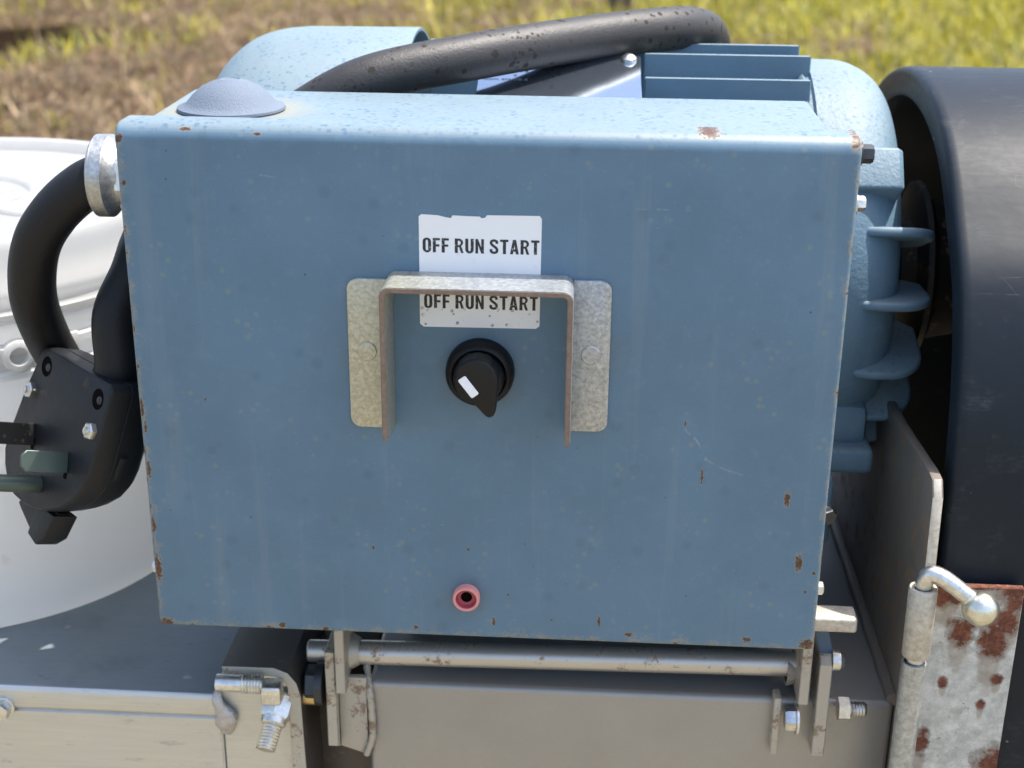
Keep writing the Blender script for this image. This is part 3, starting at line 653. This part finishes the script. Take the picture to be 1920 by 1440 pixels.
# handle ear on the pail wall
ang = math.atan2(-118, 90)
ex = V((math.cos(ang), math.sin(ang), 0)); et = V((-math.sin(ang), math.cos(ang), 0)); eo = V((PX, PY, 106)) + ex * 147
b = bmesh.new(); lathe(b, eo, ex, [(0, 0), (0, 9.4), (6, 8.8), (6.6, 8), (6.6, 5.2), (1, 4.6), (1, 0)], 32); obj('handle_ear', b, M['pail'], t, 40)
b = bmesh.new(); prism(b, [(-34, -9), (34, -9), (34, 7), (-34, 7)], eo, et, ZA, ex, -4, 2.4, 1.2); obj('ear_plate', b, M['pail'], t, 40)

# ---------------------------------------------------------------- electric motor
MY, MZ = 222, 138
t = thing('electric_motor', 'light blue finned electric motor behind the control box', 'motor', (40, MY, -50))
b = bmesh.new(); lathe(b, (0, MY, MZ), XA, sprof([(-178, 0), (-177.5, 60), (-174, 88), (-166, 106), (-152, 119), (-136, 125), (-120, 127)]) + [(-56, 127.4), (-55, 127), (-55, 125.4), (-58, 125), (-100, 125), (-100, 92)], 96); obj('fan_cover', b, M['motor'], t, 50)
b = bmesh.new(); lathe(b, (0, MY, MZ), XA, [(-99, 0), (-99, 80), (-50, 82), (-48, 86), (158, 86), (158, 0)], 72); obj('frame', b, M['motor'], t, 40)
for k, dy in enumerate((-101, -76, -50, -22, 6, 34, 62, 90)):
    top = math.sqrt(121 ** 2 - dy * dy)
    b = bmesh.new(); yz(b, [(MY + dy - 3, MZ + 20), (MY + dy + 3, MZ + 20), (MY + dy + 2.1, MZ + top), (MY + dy - 2.1, MZ + top)], 74 if 125 < MY + dy < 204 else -49, 163 + (3 if k % 2 else 0), .6, 1); obj('cooling_fin', b, M['motor'], t)
b = bmesh.new(); lathe(b, (0, MY, MZ), XA, [(158, 0), (158, 108), (160, 111.5), (161.5, 112.6), (163.5, 110.6), (165, 110.8)] + sprof([(166, 113.2), (184, 113.0), (194, 110.5), (204, 104.5), (211, 95), (214, 82)]) + [(214.2, 76), (214, 66), (214.5, 40), (216, 38), (216, 0)], 96); eb = obj('end_bell', b, M['cast'], t, 40)
def bell_frame(phi):
    a = math.radians(phi); return V((0, -math.cos(a), math.sin(a))), V((0, math.sin(a), math.cos(a)))
for phi in (-70, -54, -37, -19, 2, 22, 150, 175):
    rad, tan = bell_frame(phi)
    pts = [(186, 109), (192, 113.2), (200, 114.6)] + arc(208, 94, 21, 20.5, 78, 0, 8) + [(228.5, 72), (213, 60)]
    b = bmesh.new(); prism(b, [(p[0], p[1]) for p in pts], (0, MY, MZ), XA, rad, tan, -2.6, 2.6, 2.2, 4); obj('bell_rib', b, M['motor'], eb, 40)
for phi in (38, 142):
    rad, tan = bell_frame(phi)
    b = bmesh.new(); prism(b, [(158, 90), (207, 84), (208.5, 115), (206, 117.5), (158, 118)], (0, MY, MZ), XA, rad, tan, -11, 13, 2.2, 3); obj('bell_lug', b, M['cast'], eb, 40)
    b = bmesh.new(); hexhead(b, V((158, MY, MZ)) + rad * 114, (-1, 0, 0), 6, 6, .2); obj('bell_bolt', b, M['dark_bolt'], eb)
b = bmesh.new(); box(b, 150, 184, 104, 324, 4, 46, 3, 2); box(b, 150, 206, 114, 322, 43, 58, 4, 3); box(b, 172, 203, 124, 306, 54, 80, 6, 2); obj('foot', b, M['cast'], t)
b = bmesh.new(); box(b, -40, -4, 100, 324, 6, 40, 3, 2); box(b, -36, -8, 118, 306, 36, 70, 6, 2); obj('foot', b, M['cast'], t)
b = bmesh.new(); hexhead(b, (168, 108, 46), (0, 0, 1), 6, 5); obj('foot_bolt', b, M['dark_bolt'], t)
b = bmesh.new(); hexhead(b, (180, 104.2, 24), (.4, -1, 0), 5, 5, .2, 6.5); obj('foot_bolt', b, M['zinc'], t)
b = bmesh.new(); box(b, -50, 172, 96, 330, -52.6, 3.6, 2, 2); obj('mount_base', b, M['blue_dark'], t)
# nameplate, leaning back on the frame
n0 = V((-15.5, 128, 238)); up = V((0, 66, 18.5)); Bn = up.normalized(); Ln = up.length; Nn = XA.cross(Bn)
b = bmesh.new(); prism(b, rrect(0, 87.5, 0, Ln, 1.5), n0, XA, Bn, Nn, -1.2, 0, .3, 1); npl = obj('nameplate', b, M['plate'], t)
b = bmesh.new(); prism(b, rrect(2, 85, 2, Ln - 2, 1), n0, XA, Bn, Nn, -40, -1.4); obj('plate_boss', b, M['motor'], t)
rows_ = [('FRAME', 'NEMA EFF'), ('DUTY', 'CONT'), ('SF', '1.15'), ('CODE', 'K'), ('NOM. EFF', '88.5')]
for i, (a, c) in enumerate(rows_):
    vv = Ln - 14 - i * 5.2
    text_mesh('lettering', a, M['plate_ink'], npl, n0 + XA * 3 + Bn * vv, XA, Bn, 1.8 * len(a), 2.2, .0, .12)
    text_mesh('lettering', c, M['plate_etch'], npl, n0 + XA * 19 + Bn * vv, XA, Bn, 1.9 * len(c), 2.4, .0, .12)
b = bmesh.new(); lathe(b, n0 + XA * 81 + Bn * (Ln - 6), Nn, [(0, 0), (0, 4.2), (1.6, 4), (3, 2.4), (3.3, 0)], 20); obj('plate_screw', b, M['zinc'], npl)

t = thing('black_hose', 'thick spotted black hose arching over the motor', 'hose', (0, 150, 240))
b = bmesh.new()
tube(b, smoothpath([(-150, 108, 150), (-138, 112, 190), (-118, 116, 222), (-100, 119, 236.5), (-66.4, 124, 253), (-13.5, 150, 261.5), (41.9, 190, 266), (86, 222, 267.6), (105, 246, 265), (114, 268, 257.5), (118, 290, 240), (117, 312, 200), (110, 325, 140)], 10), 12.2, 32); obj('hose_tube', b, M['hose'], t, 60)

# ---------------------------------------------------------------- control box
H = 251.5
t = thing('control_box', 'blue steel motor control box with guarded rotary switch', 'control box', (0, 50, 0))
CB = t
b = bmesh.new(); box(b, -154, 152, 14, 102, 3, 249.6, 2.2, 3); obj('back_box', b, M['box'], t)
b = bmesh.new(); bmesh.ops.create_cube(b, size=1)
for v in b.verts: v.co = V((v.co.x * 324, 9.5 + v.co.y * 19, H / 2 + v.co.z * H))
def sel(f): return [e for e in b.edges if f(*[q.co for q in e.verts])]
bmesh.ops.bevel(b, geom=sel(lambda p, q: p.y < 1 and q.y < 1 and p.z > H - 1 and q.z > H - 1), offset=7.5, segments=8, profile=.5, affect='EDGES')
bmesh.ops.bevel(b, geom=[e for e in b.edges if e.calc_face_angle(0) > .6 and not all(q.co.y > 18 for q in e.verts)], offset=2.3, segments=4, profile=.5, affect='EDGES')
obj('cover', b, M['lid'], t, 50)
# lip seam strip between cover and back box is the real 5 mm gap of the two boxes
b = bmesh.new(); lathe(b, (-121, 47, 249.6), ZA, [(0, 0), (0, 24.4), (.8, 25), (1.8, 24.8), (2.8, 22), (4, 20.4), (7.2, 17.6), (10.8, 13.4), (13, 8.8), (14, 5.4), (14.3, 4.6), (13.9, 4.2), (13.9, 0)], 56); obj('vent_cap', b, M['cap'], t, 40)
def screw(name, o, ax, mat, r=4.2, h=5, wash=5.2):
    b = bmesh.new(); hexhead(b, o, ax, r, h, .3, wash); return obj(name, b, mat, t)
screw('cover_screw', (162, 10, 243), (1, 0, 0), M['dark_bolt'])
screw('cover_screw', (162, 10, 221), (1, 0, .0), M['zinc'], 3.4, 3.6, 4.6)
screw('cover_screw', (161.6, 10, 29.5), (1, 0, 0), M['zinc'], 3.2, 2.6, 4)
screw('cover_screw', (-161.6, 10, 28), (-1, 0, 0), M['zinc'], 3.2, 2.6, 4)
# sticker with torn top
st_pts = [(-28.3 + 1.6, 162), (25 - 1, 162.4), (25.7, 163.6), (26, 213.2), (25, 214.6), (1.8, 214.4), (1, 213.2), (-.6, 213.0), (-1.4, 213.7), (-8, 213.8), (-13.4, 214), (-14, 212.7), (-16.6, 213.1), (-20, 213.9), (-27.2, 214.2), (-28.3, 213.2), (-28.4, 163.4)]
b = bmesh.new(); xz(b, st_pts, -.3, -.02); sk_ = obj('sticker', b, M['sticker'], t)
glyph_text('lettering', 'OFF RUN START', M['ink'], sk_, (-26.7, 197.0), 51.8, 6.6, -.38)
glyph_text('lettering', 'OFF RUN START', M['ink'], sk_, (-26.4, 171.0), 51.2, 6.6, -.38)
# switch guard
def strip(path, th):
    L_, R2 = [], []
    for i, p in enumerate(path):
        a, c = path[max(i - 1, 0)], path[min(i + 1, len(path) - 1)]
        tx, tz = c[0] - a[0], c[1] - a[1]; l = math.hypot(tx, tz); L_.append(p); R2.append((p[0] + tz / l * th, p[1] - tx / l * th))
    return L_ + R2[::-1]
pa = [(-43, 113)] + [(-43 + 4.5 - 4.5 * math.cos(math.radians(a)), 183.5 + 4.5 * math.sin(math.radians(a))) for a in range(0, 91, 15)] + [(41 - 4.5 + 4.5 * math.sin(math.radians(a)), 183.5 + 4.5 * math.cos(math.radians(a))) for a in range(0, 91, 15)] + [(41, 113)]
b = bmesh.new(); xz(b, strip(pa, 2.5), -26, -.1)
for v in b.verts:
    if v.co.z < 120 and v.co.y < -20: v.co.z += 3
bmesh.ops.recalc_face_normals(b, faces=b.faces)
bmesh.ops.bevel(b, geom=[e for e in b.edges if e.calc_face_angle(0) > .6], offset=.35, segments=2, affect='EDGES')
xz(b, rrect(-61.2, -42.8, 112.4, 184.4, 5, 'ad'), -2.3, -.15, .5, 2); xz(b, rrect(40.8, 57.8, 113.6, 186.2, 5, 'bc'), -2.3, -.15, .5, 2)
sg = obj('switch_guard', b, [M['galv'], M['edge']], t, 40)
for p in sg.data.polygons:
    c = p.center
    if p.normal.y < -.6 and c.y * 1000 + 50 < -20: p.material_index = 1
for (x, z) in ((-52.6, 150), (49.3, 151.2)):
    b = bmesh.new(); lathe(b, (x, -2.2, z), (0, -1, 0), [(0, 0), (0, 4.5), (.6, 4.5), (1.0, 4.1), (1.1, 0)], 32); obj('rivet', b, M['galv'], sg)
# rotary switch
b = bmesh.new(); lathe(b, (-1, 0, 141.4), (0, -1, 0), [(0, 0), (0, 15.8), (5, 15.6), (7.4, 14.4), (8.2, 12.8), (7.8, 12.2), (4, 12.0), (4, 0)], 56); sw = obj('switch_bezel', b, M['knob'], t, 45)
b = bmesh.new(); lathe(b, (-1, -4, 141.4), (0, -1, 0), [(0, 0), (0, 11.6), (8, 11.4), (9.6, 10.4), (10, 9)] + [(10, 0)], 48)
kd = V((.30, 0, -.954)).normalized(); kp = V((.954, 0, .30))
kn = [(-9.0, 1), (-8.6, 5), (-6.4, 8.4), (-2, 10.2), (3, 9.6), (7, 7.2), (9.2, 2.8), (9.4, -1.6), (7.4, -7), (3.4, -16.6), (1.8, -18.4), (-.4, -18.6), (-1.8, -17.0), (-6.6, -6.6)]
prism(b, kn, (-.6, -12, 145.2), kp, -kd, (0, -1, 0), 0, 11.5, 1.6, 3)
obj('switch_lever', b, M['knob'], sw, 45)
b = bmesh.new(); prism(b, rrect(-2, 2, -5.2, 5.2, .7), (-4.4, -23.4, 142.4), V((.80, 0, .60)), V((-.60, 0, .80)), (0, -1, 0), 0, .8, .25, 1); obj('pointer_mark', b, M['white_mark'], sw)
# hollow pilot lamp socket
b = bmesh.new(); lathe(b, (-7.6, -.05, 23.6), (0, -1, 0), [(0, 6.6), (3.6, 6.6), (4.2, 6.2), (4.2, 5.3), (3.7, 5.0)], 40); pl = obj('lamp_socket', b, M['red_rim'], t, 40)
b = bmesh.new(); lathe(b, (-7.6, -.05, 23.6), (0, -1, 0), [(3.8, 5.0), (1.6, 4.3), (1.2, 2.9), (1.2, 2.8)], 40); obj('socket_bore', b, M['red'], pl, 40)
b = bmesh.new(); lathe(b, (-7.6, -.05, 23.6), (0, -1, 0), [(1.1, 3.1), (.6, 2.9), (.3, 0)], 32); obj('socket_hole', b, M['dark'], pl, 40)
b = bmesh.new(); box(b, -150, 163, 34, 100, -5, 2.6, 1); obj('sun_block_plate', b, M['blue_dark'], t)  # unseen plate added to keep the sun off the pivot rod
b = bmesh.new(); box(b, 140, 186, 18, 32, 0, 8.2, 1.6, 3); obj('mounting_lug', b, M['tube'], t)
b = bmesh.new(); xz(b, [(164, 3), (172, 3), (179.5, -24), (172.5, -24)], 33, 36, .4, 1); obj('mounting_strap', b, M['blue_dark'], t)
# conduit connector on the left side
b = bmesh.new()
def knurl(): return [(0, 12.2), (0, 18.2), (.9, 19.4)] + [(q, 19.6 - .25 * (i % 2)) for i, q in enumerate(np.linspace(1.4, 7.4, 11))] + [(8.2, 18.8), (9.6, 16.6), (14, 15.4)]
a, u_, v_ = frame((1, 0, 0)); pr = knurl(); rings = []
for ri, (d, r) in enumerate(pr):
    rings.append([b.verts.new(V((-187, 45, 217.6)) + a * d + (u_ * math.cos(k / 120 * 2 * math.pi) + v_ * math.sin(k / 120 * 2 * math.pi)) * (r - (.35 if 2 < ri < len(pr) - 3 and (k + ri) % 2 else 0))) for k in range(120)])
for A, B in zip(rings, rings[1:]):
    for k in range(120): b.faces.new((A[k], B[k], B[(k + 1) % 120], A[(k + 1) % 120]))
obj('gland_ring', b, M['gland'], t, 60)
b = bmesh.new(); lathe(b, (-174, 45, 217.6), XA, [(0, 10), (0, 16.4), (6, 16.8), (7, 15.6), (14, 15.6), (14, 19.6), (20.4, 19.6), (20.4, 10)], 8, .2); obj('gland_body', b, M['zinc'], t, 30)

# ---------------------------------------------------------------- power cord with plug
C = V((-212.6, 32, 92.6)); Wv = V((.701, -.71, -.07)); Uv = V((.277, .181, .944)); Bv = V((-.657, -.681, .324))
t = thing('power_cord', 'black power cord with blade plug hanging left of the box', 'power cord', (-205, 50, 60))
b = bmesh.new()
plug_top = C + Uv * 27 + Wv * 12 - Bv * 14
cp = [(-160, 45, 217.6), (-176, 45, 217.4), (-188, 45, 215.2), (-199, 45, 208.6), (-209.5, 45, 199), (-219.5, 46, 185.6), (-226.2, 50, 169), (-231, 59, 149), (-234, 76, 126), (-236, 94, 106), (-233, 104, 90), (-222, 108, 76), (-206, 108, 70), (-192, 108, 80), (-183, 110, 106), (-179, 108, 145), (-176.5, 97, 172), (-174, 82, 184), (-175.2, 66, 177), (-178, 57, 165.5), (-185, 46, 147), (plug_top + Uv * 12)[:], plug_top[:]]
tube(b, smoothpath(cp, 8), 11.6, 32); obj('cable', b, M['cord'], t, 60)
face = [(-39.5, 27), (-36.5, 30), (31.5, 34.6), (35, 31.5), (35.6, 9.7), (34.6, -12), (32, -21), (26.3, -29), (16, -37.6), (4.2, -44.2), (-7, -48.2), (-20, -50.6), (-33, -50.8), (-42, -47.4), (-49, -40.5), (-53, -33), (-52.6, -24), (-47, 2.5)]
def loft(bm, pts, secs):
    """stack of scaled outlines along -Bv: (depth, scale, shift along Uv)"""
    rows = []
    cx = sum(p[0] for p in pts) / len(pts); cy = sum(p[1] for p in pts) / len(pts)
    for (d, s, sh) in secs: rows.append([bm.verts.new(C + Wv * (cx + (p[0] - cx) * s) + Uv * (cy + (p[1] - cy) * s + sh) - Bv * d) for p in pts])
    bm.faces.new(rows[0])
    for A, B in zip(rows, rows[1:]):
        for i in range(len(A)): bm.faces.new((A[i], A[(i + 1) % len(A)], B[(i + 1) % len(B)], B[i]))
    bm.faces.new(rows[-1][::-1])
b = bmesh.new(); loft(b, face, [(0, .965, 0), (.8, .99, 0), (2.2, 1, 0), (11, 1, 0)]); pf = obj('plug_face', b, M['plug'], t, 35)
b = bmesh.new(); loft(b, face, [(11.4, .985, 0), (12, 1.0, 0), (20, .99, .5), (27, .94, 1.2), (31, .84, 2), (32, .76, 2.4)]); obj('plug_back', b, M['plug'], t, 35)
b = bmesh.new(); prism(b, [(3, -34), (12, -37), (27, -26), (34, -14), (36.6, -2), (35, -1), (33, -12), (25, -23.4)], C, Wv, Uv, -Bv, 13.5, 18, .8); obj('grip_ridge', b, M['plug'], t, 40)
# cord boot and end lug
b = bmesh.new(); lathe(b, plug_top - Uv * 2, Uv, [(0, 0), (0, 14.4), (6, 14.2), (7.4, 12.2), (7.4, 0)], 32); obj('cord_boot', b, M['plug'], t, 40)
b = bmesh.new(); prism(b, [(-33, -48), (-40, -58), (-36, -60), (-18, -67), (-5, -66), (0, -58), (3, -46)], C, Wv, Uv, -Bv, 8, 15, 1.4); prism(b, [(-16, -48), (-18, -66), (-8, -68), (-1, -62), (4, -47)], C, Wv, Uv, -Bv, 5, 19, 1.6); obj('end_lug', b, M['plug'], t, 40)
for (a, c) in ((-29.8, 21.4), (25.4, 24.2)):
    o_ = C + Wv * a + Uv * c
    b = bmesh.new(); lathe(b, o_ + Bv * .15, Bv, [(0, 5.2), (.1, 5.1), (.1, 4.3), (-.05, 4.2)], 28); lathe(b, o_ + Bv * .12, Bv, [(0, 0), (0, 4.3)], 28); so_ = obj('screw_hole', b, M['dark'], pf)
    b = bmesh.new(); lathe(b, o_ + Bv * .2 + Wv * 1.9, Bv, [(0, 0), (0, 2.1), (.4, 1.8), (.6, 0)], 20); prism(b, [(-1.4, -.3), (1.4, -.3), (1.4, .3), (-1.4, .3)], o_ + Bv * .7 + Wv * 1.9, Wv, Uv, Bv, 0, .25); prism(b, [(-.3, -1.4), (.3, -1.4), (.3, 1.4), (-.3, 1.4)], o_ + Bv * .7 + Wv * 1.9, Wv, Uv, Bv, 0, .22); obj('screw_head', b, M['dark_bolt'], pf)
for (a, c) in ((-38.3, 5.5), (28, 8.6)):
    o_ = C + Wv * a + Uv * c
    b = bmesh.new(); hexhead(b, o_, Bv, 4.4, 3.2, .2); lathe(b, o_ + Bv * 3.1, Bv, [(0, 0), (0, 1.9), (1.4, 1.8), (1.4, 0)], 16); obj('plug_nut', b, M['zinc'], pf)
def blade(a, c, L, wdt, mat):
    o_ = C + Wv * a + Uv * c; b = bmesh.new()
    prism(b, [(-wdt, 0), (wdt, 0), (wdt, L - 2.5), (wdt - 2.5, L), (-wdt + 2.5, L), (-wdt, L - 2.5)], o_, (Uv * .93 - Wv * .36).normalized(), Bv, (Wv * .93 + Uv * .36).normalized(), -1, 1, .3, 1)
    return obj('blade', b, mat, t)
blade(-26, -14.5, 27, 5.6, M['pulley']); blade(12.4, -14.2, 24.5, 5.2, M['blade'])
b = bmesh.new(); lathe(b, C + Wv * -9.5 + Uv * -35, Bv, [(0, 0), (0, 4.4), (26, 4.4), (29, 3), (30, 0)], 24); obj('ground_pin', b, M['blade'], t)
for (a, c) in ((-24.5, -19), (13.4, -19.4)):
    b = bmesh.new(); prism(b, rrect(-1.6, 1.6, -3, 3, .6), C + Wv * a + Uv * c, Wv, Uv, Bv, -.2, .15); obj('blade_slot', b, M['dark'], pf)

for o in bpy.data.objects:
    if '_o' in o: del o['_o']
